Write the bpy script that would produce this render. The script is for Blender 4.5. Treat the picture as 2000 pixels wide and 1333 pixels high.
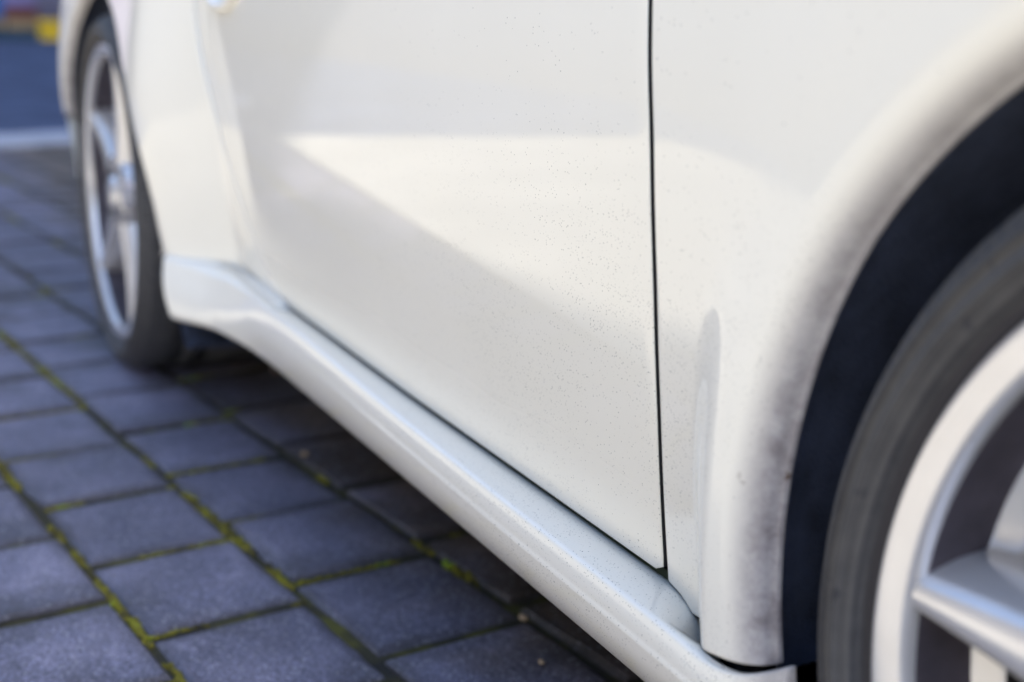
import bpy, bmesh, math, random
import numpy as np
from mathutils import Vector, Matrix
random.seed(7); rng = np.random.default_rng(7)
for o in list(bpy.data.objects): bpy.data.objects.remove(o)
scene = bpy.context.scene
COL = scene.collection
# ------------------------------------------------------------------ camera
CAM = Vector((0.2699, -0.4636, 0.6518))
CR = Vector((0.436979, 0.899248, 0.020066)); CU = Vector((-0.224951, 0.087659, 0.970419)); CD = Vector((-0.870888, 0.428566, -0.240592))
FPX = 2673.74
cd = bpy.data.cameras.new('camera'); cam = bpy.data.objects.new('camera', cd); COL.objects.link(cam)
cam.matrix_world = Matrix(((CR.x, CU.x, -CD.x, CAM.x), (CR.y, CU.y, -CD.y, CAM.y), (CR.z, CU.z, -CD.z, CAM.z), (0, 0, 0, 1)))
cd.sensor_width = 36.0; cd.lens = 36.0 * FPX / 2000.0; cd.clip_start = 0.02; cd.clip_end = 2000
cd.dof.use_dof = True; cd.dof.focus_distance = 1.02; cd.dof.aperture_fstop = 3.4; cd.dof.aperture_blades = 0
scene.camera = cam
# ------------------------------------------------------------------ sky and sun
SUN = Vector((0.70, 0.25, 0.67)).normalized()
world = bpy.data.worlds.new('World'); scene.world = world; world.use_nodes = True
wn = world.node_tree; bg = wn.nodes['Background']
sky = wn.nodes.new('ShaderNodeTexSky'); sky.sky_type = 'NISHITA'; sky.sun_disc = False
sky.sun_elevation = math.asin(SUN.z); sky.sun_rotation = math.atan2(SUN.x, SUN.y)
wn.links.new(sky.outputs['Color'], bg.inputs['Color']); bg.inputs['Strength'].default_value = 0.14
sd = bpy.data.lights.new('sun', 'SUN'); sd.energy = 4.0; sd.angle = math.radians(0.53); sd.color = (1.0, 0.93, 0.82)
sun = bpy.data.objects.new('sun', sd); COL.objects.link(sun); sun.rotation_euler = SUN.to_track_quat('Z', 'Y').to_euler()
scene.view_settings.view_transform = 'Standard'; scene.view_settings.look = 'None'
scene.view_settings.exposure = 2.06; scene.view_settings.gamma = 1.0
scene.cycles.use_denoising = True; scene.cycles.max_bounces = 8; scene.cycles.diffuse_bounces = 5

# ------------------------------------------------------------------ materials
def newmat(name):
    m = bpy.data.materials.new(name); m.use_nodes = True
    return m, m.node_tree, m.node_tree.nodes['Principled BSDF']
def N(nt, t, **kw):
    n = nt.nodes.new(t)
    for k, v in kw.items():
        if k in n.inputs: n.inputs[k].default_value = v
        else: setattr(n, k, v)
    return n
def ramp(nt, fac, stops):
    r = nt.nodes.new('ShaderNodeValToRGB'); e = r.color_ramp.elements
    while len(e) < len(stops): e.new(0.5)
    for el, (p, c) in zip(e, stops):
        el.position = p; el.color = (*c, 1) if len(c) == 3 else c
    nt.links.new(fac, r.inputs['Fac']); return r.outputs['Color']
def mix(nt, fac, a, b, blend='MIX'):
    n = nt.nodes.new('ShaderNodeMix'); n.data_type = 'RGBA'; n.blend_type = blend
    for sock, v in ((n.inputs['Factor'], fac), (n.inputs['A'], a), (n.inputs['B'], b)):
        if isinstance(v, (int, float)): sock.default_value = v
        elif isinstance(v, tuple): sock.default_value = (*v, 1) if len(v) == 3 else v
        else: nt.links.new(v, sock)
    return n.outputs['Result']
def coords(nt, kind='Object'):
    return nt.nodes.new('ShaderNodeTexCoord').outputs[kind]
def noise(nt, vec, scale, detail=4.0, rough=0.55):
    n = N(nt, 'ShaderNodeTexNoise', Scale=scale, Detail=detail, Roughness=rough)
    nt.links.new(vec, n.inputs['Vector']); return n.outputs['Fac']
def bump(nt, bsdf, h, strength, dist):
    b = N(nt, 'ShaderNodeBump', Strength=strength, Distance=dist); nt.links.new(h, b.inputs['Height']); nt.links.new(b.outputs['Normal'], bsdf.inputs['Normal'])
def plain(name, col, rough=0.5, metal=0.0, var=0.15, scale=8.0, spec=0.5, bmp=0.0):
    m, nt, b = newmat(name); c = coords(nt); f = noise(nt, c, scale)
    a = tuple(x * (1 - var) for x in col); d = tuple(min(1, x * (1 + var)) for x in col)
    nt.links.new(ramp(nt, f, [(0.3, a), (0.7, d)]), b.inputs['Base Color'])
    b.inputs['Roughness'].default_value = rough; b.inputs['Metallic'].default_value = metal; b.inputs['Specular IOR Level'].default_value = spec
    if bmp: bump(nt, b, noise(nt, c, scale * 20), bmp, 0.002)
    return m
def math_(nt, op, a, b=None, clamp=False):
    n = nt.nodes.new('ShaderNodeMath'); n.operation = op; n.use_clamp = clamp
    for i, v in enumerate((a, b)):
        if v is None: continue
        if isinstance(v, (int, float)): n.inputs[i].default_value = v
        else: nt.links.new(v, n.inputs[i])
    return n.outputs[0]
def specks(nt, c, scale, size, dens_scale, lo, hi, where=None):
    v = N(nt, 'ShaderNodeTexVoronoi', Scale=scale); nt.links.new(c, v.inputs['Vector'])
    dot = math_(nt, 'LESS_THAN', v.outputs['Distance'], size)
    sep = nt.nodes.new('ShaderNodeSeparateColor'); nt.links.new(v.outputs['Color'], sep.inputs[0])
    dn = noise(nt, c, dens_scale, 2.0)
    th = nt.nodes.new('ShaderNodeMapRange'); th.inputs['From Min'].default_value = 0.35; th.inputs['From Max'].default_value = 0.7
    th.inputs['To Min'].default_value = lo; th.inputs['To Max'].default_value = hi; nt.links.new(dn, th.inputs['Value'])
    tv = th.outputs[0] if where is None else math_(nt, 'MULTIPLY', th.outputs[0], where)
    keep = math_(nt, 'LESS_THAN', sep.outputs[0], tv)
    return math_(nt, 'MULTIPLY', dot, keep), sep.outputs[1]
def paint(name, dirt=False, dust=0.0, film=0.0):
    m, nt, b = newmat(name); c = coords(nt)
    base = ramp(nt, noise(nt, c, 3.0), [(0.3, (0.81, 0.772, 0.680)), (0.7, (0.84, 0.802, 0.715))])
    gp = nt.nodes.new('ShaderNodeNewGeometry'); sq = nt.nodes.new('ShaderNodeSeparateXYZ'); nt.links.new(gp.outputs['Position'], sq.inputs[0])
    def band(sock, a0, a1):
        m_ = nt.nodes.new('ShaderNodeMapRange'); m_.interpolation_type = 'SMOOTHSTEP'; m_.inputs['From Min'].default_value = a0; m_.inputs['From Max'].default_value = a1
        m_.inputs['To Min'].default_value = 0.06; m_.inputs['To Max'].default_value = 1.0; nt.links.new(sock, m_.inputs['Value']); return m_.outputs[0]
    wh = math_(nt, 'MULTIPLY', band(sq.outputs[0], -1.15, -0.62), band(sq.outputs[2], 0.60, 0.42))     # thrown up by the front wheel: thickest low down behind it
    s1, r1 = specks(nt, c, 200.0, 0.12, 9.0, 0.03, 0.28, wh)
    s2, r2 = specks(nt, c, 520.0, 0.26, 9.0, 0.10, 0.85, wh)
    base = mix(nt, math_(nt, 'MULTIPLY', s2, math_(nt, 'MULTIPLY', r2, 0.85)), base, (0.16, 0.15, 0.13))
    base = mix(nt, math_(nt, 'MULTIPLY', s1, math_(nt, 'MULTIPLY', r1, 0.85)), base, (0.05, 0.045, 0.04))
    rough = 0.45
    b.inputs['Coat Weight'].default_value = 1.0; b.inputs['Coat Roughness'].default_value = 0.008; b.inputs['Coat IOR'].default_value = 1.45
    b.inputs['Roughness'].default_value = rough; b.inputs['Specular IOR Level'].default_value = 0.05
    if film:   # dull road film on the lowest hand's breadth of the panel
        gp = nt.nodes.new('ShaderNodeNewGeometry'); sp = nt.nodes.new('ShaderNodeSeparateXYZ'); nt.links.new(gp.outputs['Position'], sp.inputs[0])
        mr = nt.nodes.new('ShaderNodeMapRange'); mr.interpolation_type = 'SMOOTHSTEP'
        mr.inputs['From Min'].default_value = 0.44; mr.inputs['From Max'].default_value = 0.27; mr.inputs['To Min'].default_value = 0.0; mr.inputs['To Max'].default_value = 1.0
        nt.links.new(math_(nt, 'ADD', sp.outputs[2], math_(nt, 'MULTIPLY', math_(nt, 'SUBTRACT', noise(nt, c, 5.0, 1.0), 0.5), 0.03)), mr.inputs['Value'])
        nt.links.new(math_(nt, 'ADD', 0.008, math_(nt, 'MULTIPLY', mr.outputs[0], 0.33 * film)), b.inputs['Coat Roughness'])
        nt.links.new(math_(nt, 'SUBTRACT', 1.0, math_(nt, 'MULTIPLY', mr.outputs[0], 0.45 * film)), b.inputs['Coat Weight'])
    if dust:
        s3, r3 = specks(nt, c, 520.0, 0.22, 14.0, 0.15, 0.75)
        base = mix(nt, math_(nt, 'MULTIPLY', s3, math_(nt, 'MULTIPLY', r3, dust)), base, (0.20, 0.19, 0.17))
    if dirt:   # vertex attribute: road dirt plus the rolled arch lip's soft shading, put into colour
        at = nt.nodes.new('ShaderNodeAttribute'); at.attribute_name = 'grime_shade'
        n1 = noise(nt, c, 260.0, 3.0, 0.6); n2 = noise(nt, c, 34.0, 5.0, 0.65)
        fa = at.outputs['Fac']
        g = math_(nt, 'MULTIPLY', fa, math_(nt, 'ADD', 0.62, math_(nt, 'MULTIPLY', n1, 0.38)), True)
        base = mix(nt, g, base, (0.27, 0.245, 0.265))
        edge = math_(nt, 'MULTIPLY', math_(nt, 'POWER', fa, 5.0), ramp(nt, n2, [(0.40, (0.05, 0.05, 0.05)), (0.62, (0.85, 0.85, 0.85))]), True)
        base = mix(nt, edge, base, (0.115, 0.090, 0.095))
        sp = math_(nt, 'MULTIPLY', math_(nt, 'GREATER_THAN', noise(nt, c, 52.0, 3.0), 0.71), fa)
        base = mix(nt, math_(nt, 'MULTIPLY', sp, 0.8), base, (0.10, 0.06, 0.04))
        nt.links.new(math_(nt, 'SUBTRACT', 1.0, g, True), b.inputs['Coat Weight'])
    nt.links.new(base, b.inputs['Base Color'])
    return m
M = {}
M['paint'] = paint('white_paint')
M['paint_door'] = paint('white_paint_door', film=1.0)
M['paint_arch'] = paint('white_paint_grime_shade', dirt=True, film=0.35)
M['paint_skirt'] = paint('white_paint_dusty', dust=0.38, dirt=True)
M['liner'] = plain('arch_liner_plastic', (0.045, 0.055, 0.092), 0.85, var=0.45, scale=22, bmp=0.6)
M['black'] = plain('underbody_black', (0.008, 0.008, 0.010), 0.8, var=0.2)
M['seal'] = plain('mossy_seal', (0.022, 0.032, 0.014), 0.85, var=0.6, scale=25)
M['rubber_dark'] = plain('tyre_bead', (0.022, 0.020, 0.026), 0.6)
M['chrome'] = plain('lock_metal', (0.75, 0.75, 0.76), 0.2, 1.0, 0.04)
M['brake'] = plain('brake_metal', (0.22, 0.21, 0.21), 0.4, 0.9)
M['rust'] = plain('rusty_metal', (0.055, 0.035, 0.025), 0.8, var=0.4)
def glassm():
    m, nt, b = newmat('tinted_glass'); c = coords(nt)
    nt.links.new(ramp(nt, noise(nt, c, 2.0), [(0, (0.02, 0.025, 0.025)), (1, (0.03, 0.035, 0.035))]), b.inputs['Base Color'])
    b.inputs['Roughness'].default_value = 0.02; b.inputs['IOR'].default_value = 1.5; b.inputs['Specular IOR Level'].default_value = 0.6
    return m
M['glass'] = glassm()
def rubber():
    m, nt, b = newmat('tyre_rubber'); c = coords(nt)
    sp = nt.nodes.new('ShaderNodeSeparateXYZ'); nt.links.new(c, sp.inputs[0])
    r = math_(nt, 'SQRT', math_(nt, 'ADD', math_(nt, 'POWER', sp.outputs[0], 2.0), math_(nt, 'POWER', sp.outputs[2], 2.0)))
    w = N(nt, 'ShaderNodeTexNoise', Scale=1.0, Detail=3.0); w.noise_dimensions = '1D'
    nt.links.new(math_(nt, 'MULTIPLY', r, 420.0), w.inputs['W'])
    f = math_(nt, 'ADD', math_(nt, 'MULTIPLY', w.outputs['Fac'], 0.7), math_(nt, 'MULTIPLY', noise(nt, c, 55.0, 5.0, 0.7), 0.4))
    col = ramp(nt, f, [(0.35, (0.026, 0.025, 0.029)), (0.72, (0.090, 0.085, 0.082))])
    blot = math_(nt, 'GREATER_THAN', noise(nt, c, 42.0, 2.0), 0.68)
    col = mix(nt, math_(nt, 'MULTIPLY', blot, 0.7), col, (0.02, 0.02, 0.028))
    nt.links.new(col, b.inputs['Base Color']); b.inputs['Roughness'].default_value = 0.7
    ang = math_(nt, 'ARCTAN2', sp.outputs[2], sp.outputs[0])
    rib = math_(nt, 'SINE', math_(nt, 'MULTIPLY', ang, 190.0)); shoulder = math_(nt, 'GREATER_THAN', r, 0.2965)
    letter = N(nt, 'ShaderNodeTexNoise', Scale=1.0, Detail=1.0); letter.noise_dimensions = '1D'; nt.links.new(math_(nt, 'MULTIPLY', ang, 26.0), letter.inputs['W'])
    lm = math_(nt, 'MULTIPLY', math_(nt, 'GREATER_THAN', letter.outputs['Fac'], 0.55), math_(nt, 'MULTIPLY', math_(nt, 'GREATER_THAN', r, 0.2815), math_(nt, 'LESS_THAN', r, 0.2875)))
    hgt = math_(nt, 'ADD', math_(nt, 'ADD', w.outputs['Fac'], math_(nt, 'MULTIPLY', math_(nt, 'MULTIPLY', rib, shoulder), 0.9)), math_(nt, 'MULTIPLY', lm, 1.2))
    bump(nt, b, hgt, 0.6, 0.0015); return m
M['rubber'] = rubber()
def alloy():
    m, nt, b = newmat('silver_alloy_paint'); c = coords(nt)
    col = ramp(nt, noise(nt, c, 14.0, 5.0), [(0.3, (0.55, 0.535, 0.535)), (0.7, (0.64, 0.625, 0.63))])
    d = math_(nt, 'GREATER_THAN', noise(nt, c, 75.0, 3.0), 0.72)
    col = mix(nt, math_(nt, 'MULTIPLY', d, 0.45), col, (0.20, 0.17, 0.15))
    nt.links.new(col, b.inputs['Base Color']); b.inputs['Metallic'].default_value = 0.5; b.inputs['Roughness'].default_value = 0.24
    b.inputs['Coat Weight'].default_value = 0.5; b.inputs['Coat Roughness'].default_value = 0.12
    return m
M['alloy'] = alloy()
M['barrel'] = plain('dark_barrel', (0.065, 0.055, 0.068), 0.55, 0.4, 0.3, 30)  # barrel wall given a darker tone than the lip and step
def paver_mat(name='paver_concrete'):
    m, nt, b = newmat(name)
    geo = nt.nodes.new('ShaderNodeNewGeometry'); c = geo.outputs['Position']
    oi = nt.nodes.new('ShaderNodeObjectInfo')
    big = noise(nt, c, 9.0, 4.0, 0.6); fine = noise(nt, c, 300.0, 3.0, 0.75); mid = noise(nt, c, 110.0, 4.0, 0.7)
    col = ramp(nt, big, [(0.3, (0.092, 0.091, 0.130)), (0.5, (0.128, 0.124, 0.176)), (0.72, (0.190, 0.180, 0.245))])
    col = mix(nt, 1.0, col, ramp(nt, fine, [(0.34, (0.22, 0.22, 0.22)), (0.66, (1.90, 1.86, 1.82))]), 'MULTIPLY')
    col = mix(nt, 0.6, col, ramp(nt, mid, [(0.3, (0.65, 0.65, 0.67)), (0.7, (1.3, 1.3, 1.3))]), 'MULTIPLY')
    v = nt.nodes.new('ShaderNodeMapRange'); v.inputs['To Min'].default_value = 0.74; v.inputs['To Max'].default_value = 1.18
    nt.links.new(oi.outputs['Random'], v.inputs['Value']); cmb = nt.nodes.new('ShaderNodeCombineColor')
    for i in range(3): nt.links.new(v.outputs[0], cmb.inputs[i])
    col = mix(nt, 1.0, col, cmb.outputs[0], 'MULTIPLY')
    st = noise(nt, c, 4.0, 5.0, 0.65)
    col = mix(nt, ramp(nt, st, [(0.50, (0, 0, 0)), (0.66, (0.7, 0.7, 0.7))]), col, (0.052, 0.047, 0.050))
    spx = nt.nodes.new('ShaderNodeSeparateXYZ'); nt.links.new(c, spx.inputs[0])     # turns browner and darker towards the strip under the car
    br = nt.nodes.new('ShaderNodeMapRange'); br.interpolation_type = 'SMOOTHSTEP'; br.inputs['From Min'].default_value = 0.02; br.inputs['From Max'].default_value = 0.26
    nt.links.new(math_(nt, 'ADD', spx.outputs[1], math_(nt, 'MULTIPLY', math_(nt, 'SUBTRACT', noise(nt, c, 7.0, 4.0), 0.5), 0.35)), br.inputs['Value'])
    col = mix(nt, br.outputs[0], col, mix(nt, 1.0, col, (0.86, 0.66, 0.34), 'MULTIPLY'))
    ag = N(nt, 'ShaderNodeTexVoronoi', Scale=190.0); nt.links.new(c, ag.inputs['Vector'])
    sepc = nt.nodes.new('ShaderNodeSeparateColor'); nt.links.new(ag.outputs['Color'], sepc.inputs[0])
    agm = math_(nt, 'MULTIPLY', math_(nt, 'LESS_THAN', ag.outputs['Distance'], 0.33), math_(nt, 'GREATER_THAN', sepc.outputs[0], 0.80))
    col = mix(nt, math_(nt, 'MULTIPLY', agm, 0.75), col, (0.36, 0.35, 0.38))
    at = nt.nodes.new('ShaderNodeAttribute'); at.attribute_name = 'grime_shade'
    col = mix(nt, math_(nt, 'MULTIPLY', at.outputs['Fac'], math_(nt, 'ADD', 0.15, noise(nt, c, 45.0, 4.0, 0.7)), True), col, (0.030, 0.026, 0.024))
    nt.links.new(col, b.inputs['Base Color']); b.inputs['Roughness'].default_value = 0.62
    bump(nt, b, math_(nt, 'ADD', fine, mid), 0.6, 0.0012); return m
M['paver'] = paver_mat()
def joint_mat():
    m, nt, b = newmat('mossy_joint'); geo = nt.nodes.new('ShaderNodeNewGeometry'); c = geo.outputs['Position']
    f = noise(nt, c, 17.0, 4.0, 0.6)
    col = ramp(nt, f, [(0.36, (0.020, 0.018, 0.015)), (0.52, (0.045, 0.040, 0.014)), (0.68, (0.10, 0.095, 0.012))])
    nt.links.new(col, b.inputs['Base Color']); b.inputs['Roughness'].default_value = 0.95
    bump(nt, b, noise(nt, c, 600.0, 3.0), 1.0, 0.003); return m
M['joint'] = joint_mat()
def moss_mat():
    m, nt, b = newmat('moss'); geo = nt.nodes.new('ShaderNodeNewGeometry'); c = geo.outputs['Position']
    f = noise(nt, c, 26.0, 4.0, 0.65)
    col = ramp(nt, f, [(0.36, (0.040, 0.034, 0.012)), (0.48, (0.13, 0.11, 0.010)), (0.60, (0.20, 0.185, 0.010)), (0.72, (0.17, 0.34, 0.02))])
    nt.links.new(col, b.inputs['Base Color']); b.inputs['Roughness'].default_value = 0.9; return m
M['moss'] = moss_mat()
M['asphalt'] = plain('asphalt', (0.080, 0.102, 0.168), 0.95, var=0.3, scale=3.0, bmp=0.4, spec=0.1)
M['ground'] = plain('trodden_earth', (0.20, 0.185, 0.155), 0.9, var=0.2, scale=0.8)
M['concrete'] = plain('pale_concrete', (0.42, 0.43, 0.48), 0.7, var=0.12, scale=5.0, bmp=0.3)
M['light_paving'] = plain('pale_sandy_paving', (0.43, 0.415, 0.37), 0.8, var=0.16, scale=2.2, bmp=0.3)
M['plaster'] = plain('grey_white_plaster', (0.30, 0.30, 0.31), 0.85, var=0.07, scale=1.5, bmp=0.3)
M['brick'] = plain('brown_brick_plaster', (0.24, 0.17, 0.14), 0.85, var=0.15, scale=2.5, bmp=0.3)
M['greywall'] = plain('mauve_grey_plaster', (0.16, 0.14, 0.19), 0.85, var=0.15, scale=2.0)
M['frame'] = plain('window_frame_white', (0.7, 0.7, 0.68), 0.5, var=0.04)
M['roof'] = plain('roof_tile_dark', (0.09, 0.06, 0.05), 0.8, var=0.2)
for k, c in dict(yellow=(0.80, 0.48, 0.01), blue=(0.02, 0.13, 0.36), red=(0.12, 0.020, 0.02), tan=(0.30, 0.19, 0.09), teal=(0.012, 0.045, 0.075), lilac=(0.22, 0.18, 0.36)).items():
    M[k] = plain(k + '_plastic', c, 0.5, var=0.12)
M['pebble'] = plain('tan_stone', (0.42, 0.30, 0.19), 0.8, var=0.25, scale=60)

# ------------------------------------------------------------------ helpers
def obj(name, verts, faces, mat, parent=None, smooth=True, loc=None, attr=None, kind=None):
    me = bpy.data.meshes.new(name); me.from_pydata([tuple(v) for v in verts], [], [tuple(f) for f in faces]); me.validate(); me.update()
    if smooth: me.polygons.foreach_set('use_smooth', [True] * len(me.polygons))
    me.materials.append(M[mat] if isinstance(mat, str) else mat)
    if attr is not None:
        a = me.attributes.new('grime_shade', 'FLOAT', 'POINT'); a.data.foreach_set('value', [float(x) for x in attr])
    o = bpy.data.objects.new(name, me); COL.objects.link(o)
    if parent: o.parent = parent
    if loc is not None: o.location = loc
    if kind: o['kind'] = kind
    return o
def bmobj(name, bm, mat, parent=None, smooth=False, kind=None):
    me = bpy.data.meshes.new(name); bm.normal_update(); bm.to_mesh(me); bm.free()
    if smooth: me.polygons.foreach_set('use_smooth', [True] * len(me.polygons))
    me.materials.append(M[mat]); o = bpy.data.objects.new(name, me); COL.objects.link(o)
    if parent: o.parent = parent
    if kind: o['kind'] = kind
    return o
def empty(name, loc, label=None, cat=None, group=None):
    o = bpy.data.objects.new(name, None); COL.objects.link(o); o.location = loc; o.empty_display_size = 0.1
    if label: o['label'] = label; o['category'] = cat
    if group: o['group'] = group
    return o
def tag(o, label, cat, group=None):
    o['label'] = label; o['category'] = cat
    if group: o['group'] = group
    return o
def boxbm(bm, lo, hi, bev=0.0, mtx=None):
    r = bmesh.ops.create_cube(bm, size=1.0); vs = r['verts']
    bmesh.ops.scale(bm, vec=[h - l for l, h in zip(lo, hi)], verts=vs)
    bmesh.ops.translate(bm, vec=[(h + l) / 2 for l, h in zip(lo, hi)], verts=vs)
    if bev: 
        es = list({e for v in vs for e in v.link_edges}); r2 = bmesh.ops.bevel(bm, geom=es, offset=bev, segments=2, affect='EDGES', profile=0.7)
        vs = list({v for f in r2['faces'] for v in f.verts} | {v for v in vs if v.is_valid})
    if mtx is not None: bmesh.ops.transform(bm, matrix=mtx, verts=vs)
def box(name, lo, hi, mat, parent=None, bev=0.0, mtx=None, kind=None):
    bm = bmesh.new(); boxbm(bm, lo, hi, bev, mtx); return bmobj(name, bm, mat, parent, kind=kind)
def ss(t):
    t = np.clip(t, 0, 1); return t * t * (3 - 2 * t)

# ------------------------------------------------------------------ the ground
gs = 400.0
g = obj('ground', [(-gs, -gs, -0.06), (gs, -gs, -0.06), (gs, gs, -0.06), (-gs, gs, -0.06)], [(0, 1, 2, 3)], 'ground', smooth=False, kind='structure')
PHI = 0.1228; PC, PS = math.cos(PHI), math.sin(PHI)
def uv2w(u, v): return (u * PC - v * PS, u * PS + v * PC)
V0, WID, U0, PIT = -0.0875, 0.186, -1.7425, 0.2147
UMIN, UMAX = -6.02, 1.1; VMIN_I, VMAX_I = -1, 14     # columns of pavers
# joint bed under the pavers
pav = obj('paving', [(*uv2w(u, v), -0.0075) for u, v in ((UMIN, V0 + WID * VMIN_I), (UMAX, V0 + WID * VMIN_I), (UMAX, V0 + WID * VMAX_I), (UMIN, V0 + WID * VMAX_I))], [(0, 1, 2, 3)], 'joint', smooth=False, kind='structure')
def pxy(x, y, z=0.0):
    d = Vector((x, y, z)) - CAM; zz = d.dot(CD)
    if zz < 0.05: return None
    return (1000 + FPX * d.dot(CR) / zz, 666.5 - FPX * d.dot(CU) / zz)
OFF = {0: 0.0, 1: -0.2291, 2: 0.5933, -1: 0.4909}
cells = []
for ci in range(VMIN_I, VMAX_I):
    off = OFF.get(ci, (0.5 if ci % 2 else 0.0) + random.uniform(-0.18, 0.18))
    va, vb = V0 + WID * ci, V0 + WID * (ci + 1)
    k0 = math.ceil((UMIN - U0) / PIT - off) - 1; k1 = math.floor((UMAX - U0) / PIT - off)
    for k in range(k0, k1 + 1):
        ua, ub = max(UMIN, U0 + (k + off) * PIT), min(UMAX, U0 + (k + 1 + off) * PIT)
        if ub - ua < 0.05: continue
        cu, cv = (ua + ub) / 2, (va + vb) / 2; x, y = uv2w(cu, cv)
        p = pxy(x, y); size = 0
        vis = False
        if p and -140 < p[0] < 1500 and 150 < p[1] < 1500:
            vis = True; size = 1 / ((Vector((x, y, 0)) - CAM).length)
        cells.append((vis, size, ua, ub, va, vb))
cells.sort(key=lambda c: (-c[0], -c[1]))
def paver_mesh(lu, lv, seed):
    r = random.Random(seed); bm = bmesh.new(); gl = bm.verts.layers.float.new('grime_shade')
    t = 0.0050
    # rows of a chamfered block: bottom, top rim, top inner; 3 points per side so the arrises wander
    def ring(inset, z, jit):
        pts = []
        hu, hv = lu / 2 - inset, lv / 2 - inset
        base = [(-hu, -hv), (-hu / 3, -hv), (hu / 3, -hv), (hu, -hv), (hu, 0), (hu, hv), (hu / 3, hv), (-hu / 3, hv), (-hu, hv), (-hu, 0)]
        for (a, b) in base: pts.append(bm.verts.new((a + r.uniform(-jit, jit), b + r.uniform(-jit, jit), z + r.uniform(-jit, jit) * 0.3)))
        return pts
    r0 = ring(0.0, -0.05, 0.0); r1 = ring(0.0, -t, 0.0026); r2 = ring(0.0065, -0.0006, 0.0030)
    n = len(r0)
    for A, B in ((r0, r1), (r1, r2)):
        for i in range(n): bm.faces.new((A[i], A[(i + 1) % n], B[(i + 1) % n], B[i]))
    r3 = ring(0.020, 0.0, 0.004)
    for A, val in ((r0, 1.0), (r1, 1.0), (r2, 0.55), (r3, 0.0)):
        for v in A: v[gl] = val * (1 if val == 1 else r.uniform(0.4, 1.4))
    for i in range(n): bm.faces.new((r2[i], r2[(i + 1) % n], r3[(i + 1) % n], r3[i]))
    bm.faces.new(r3)
    me = bpy.data.meshes.new('paver'); bm.normal_update(); bm.to_mesh(me); bm.free(); me.materials.append(M['paver']); return me
GAP, GAPU = 0.0115, 0.0165
variants = [paver_mesh(PIT - GAPU, WID - GAP, s) for s in range(8)]
stuffv, stufff, stuffa = [], [], []
nind = 0
for i, (vis, size, ua, ub, va, vb) in enumerate(cells):
    cu, cv = (ua + ub) / 2, (va + vb) / 2; x, y = uv2w(cu, cv)
    sc = (ub - ua - GAPU) / (PIT - GAPU)
    rot = PHI + random.uniform(-0.010, 0.010) + (math.pi if random.random() < 0.5 else 0)
    tilt = Vector((random.uniform(-0.008, 0.008), random.uniform(-0.008, 0.008), 0))
    dz = random.uniform(-0.0040, 0.0014)
    me = variants[i % len(variants)]
    if vis and nind < 300:
        o = bpy.data.objects.new('paver', me); COL.objects.link(o); o.parent = pav; nind += 1
        o.location = (x, y, dz); o.rotation_euler = (tilt.x, tilt.y, rot); o.scale = (sc, 1, 1)
    else:
        mt = Matrix.Translation((x, y, dz)) @ Matrix.Rotation(rot, 4, 'Z') @ Matrix.Diagonal((sc, 1, 1, 1)); b0 = len(stuffv)
        stuffv += [mt @ v.co for v in me.vertices]; stuffa += [d.value for d in me.attributes['grime_shade'].data]; stufff += [[b0 + j for j in p.vertices] for p in me.polygons]
po = obj('far_pavers', stuffv, stufff, 'paver', pav, smooth=False, kind='stuff', attr=stuffa)
# moss in the joints
mb_v, mb_f = [], []
ico = bmesh.new(); bmesh.ops.create_icosphere(ico, subdivisions=1, radius=1.0); iv = [v.co.copy() for v in ico.verts]; ifc = [[v.index for v in f.verts] for f in ico.faces]; ico.free()
def clump(u, v, s, h):
    x, y = uv2w(u, v); b0 = len(mb_v); a = random.uniform(0, 6.28)
    for p in iv:
        q = Vector((p.x * s * random.uniform(.7, 1.3), p.y * s * random.uniform(.7, 1.3), p.z * h)); q.rotate(Matrix.Rotation(a, 3, 'Z')); mb_v.append((x + q.x, y + q.y, -0.0065 + q.z))
    mb_f.extend([[b0 + j for j in f] for f in ifc])
from mathutils import noise as mn
for ci in range(0, 5):
    v = V0 + WID * ci; u = -5.0
    while u < -0.45:
        d = mn.noise(Vector((u * 5.0, v * 7.0, 1.3))) + 0.35 * mn.noise(Vector((u * 19.0, v * 7.0, 4.3)))
        dense = {0: 0.40, 1: 0.02, 2: -0.28, -1: 0.3}.get(ci, -0.2)
        if d + dense > 0.10:
            clump(u, v + random.gauss(0, 0.0024), random.uniform(0.0018, 0.0052), random.uniform(0.0036, 0.0068) * (1 + max(0, d)))
        u += random.uniform(0.0022, 0.0045) * max(1.0, (-u) / 2.0)
for (vis, size, ua, ub, va, vb) in cells:
    if not vis or size < 0.3: continue
    v = va
    while v < vb:
        d = mn.noise(Vector((ua * 9.0, v * 9.0, 7.3)))
        if d > (0.12 if uv2w(ua, v)[1] < 0.1 else 0.42): clump(ua + random.gauss(0, 0.0016), v, random.uniform(0.0018, 0.0036), random.uniform(0.002, 0.0045))
        v += random.uniform(0.003, 0.006)
moss = obj('moss', mb_v, mb_f, 'moss', pav, smooth=True, kind='stuff')
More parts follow.
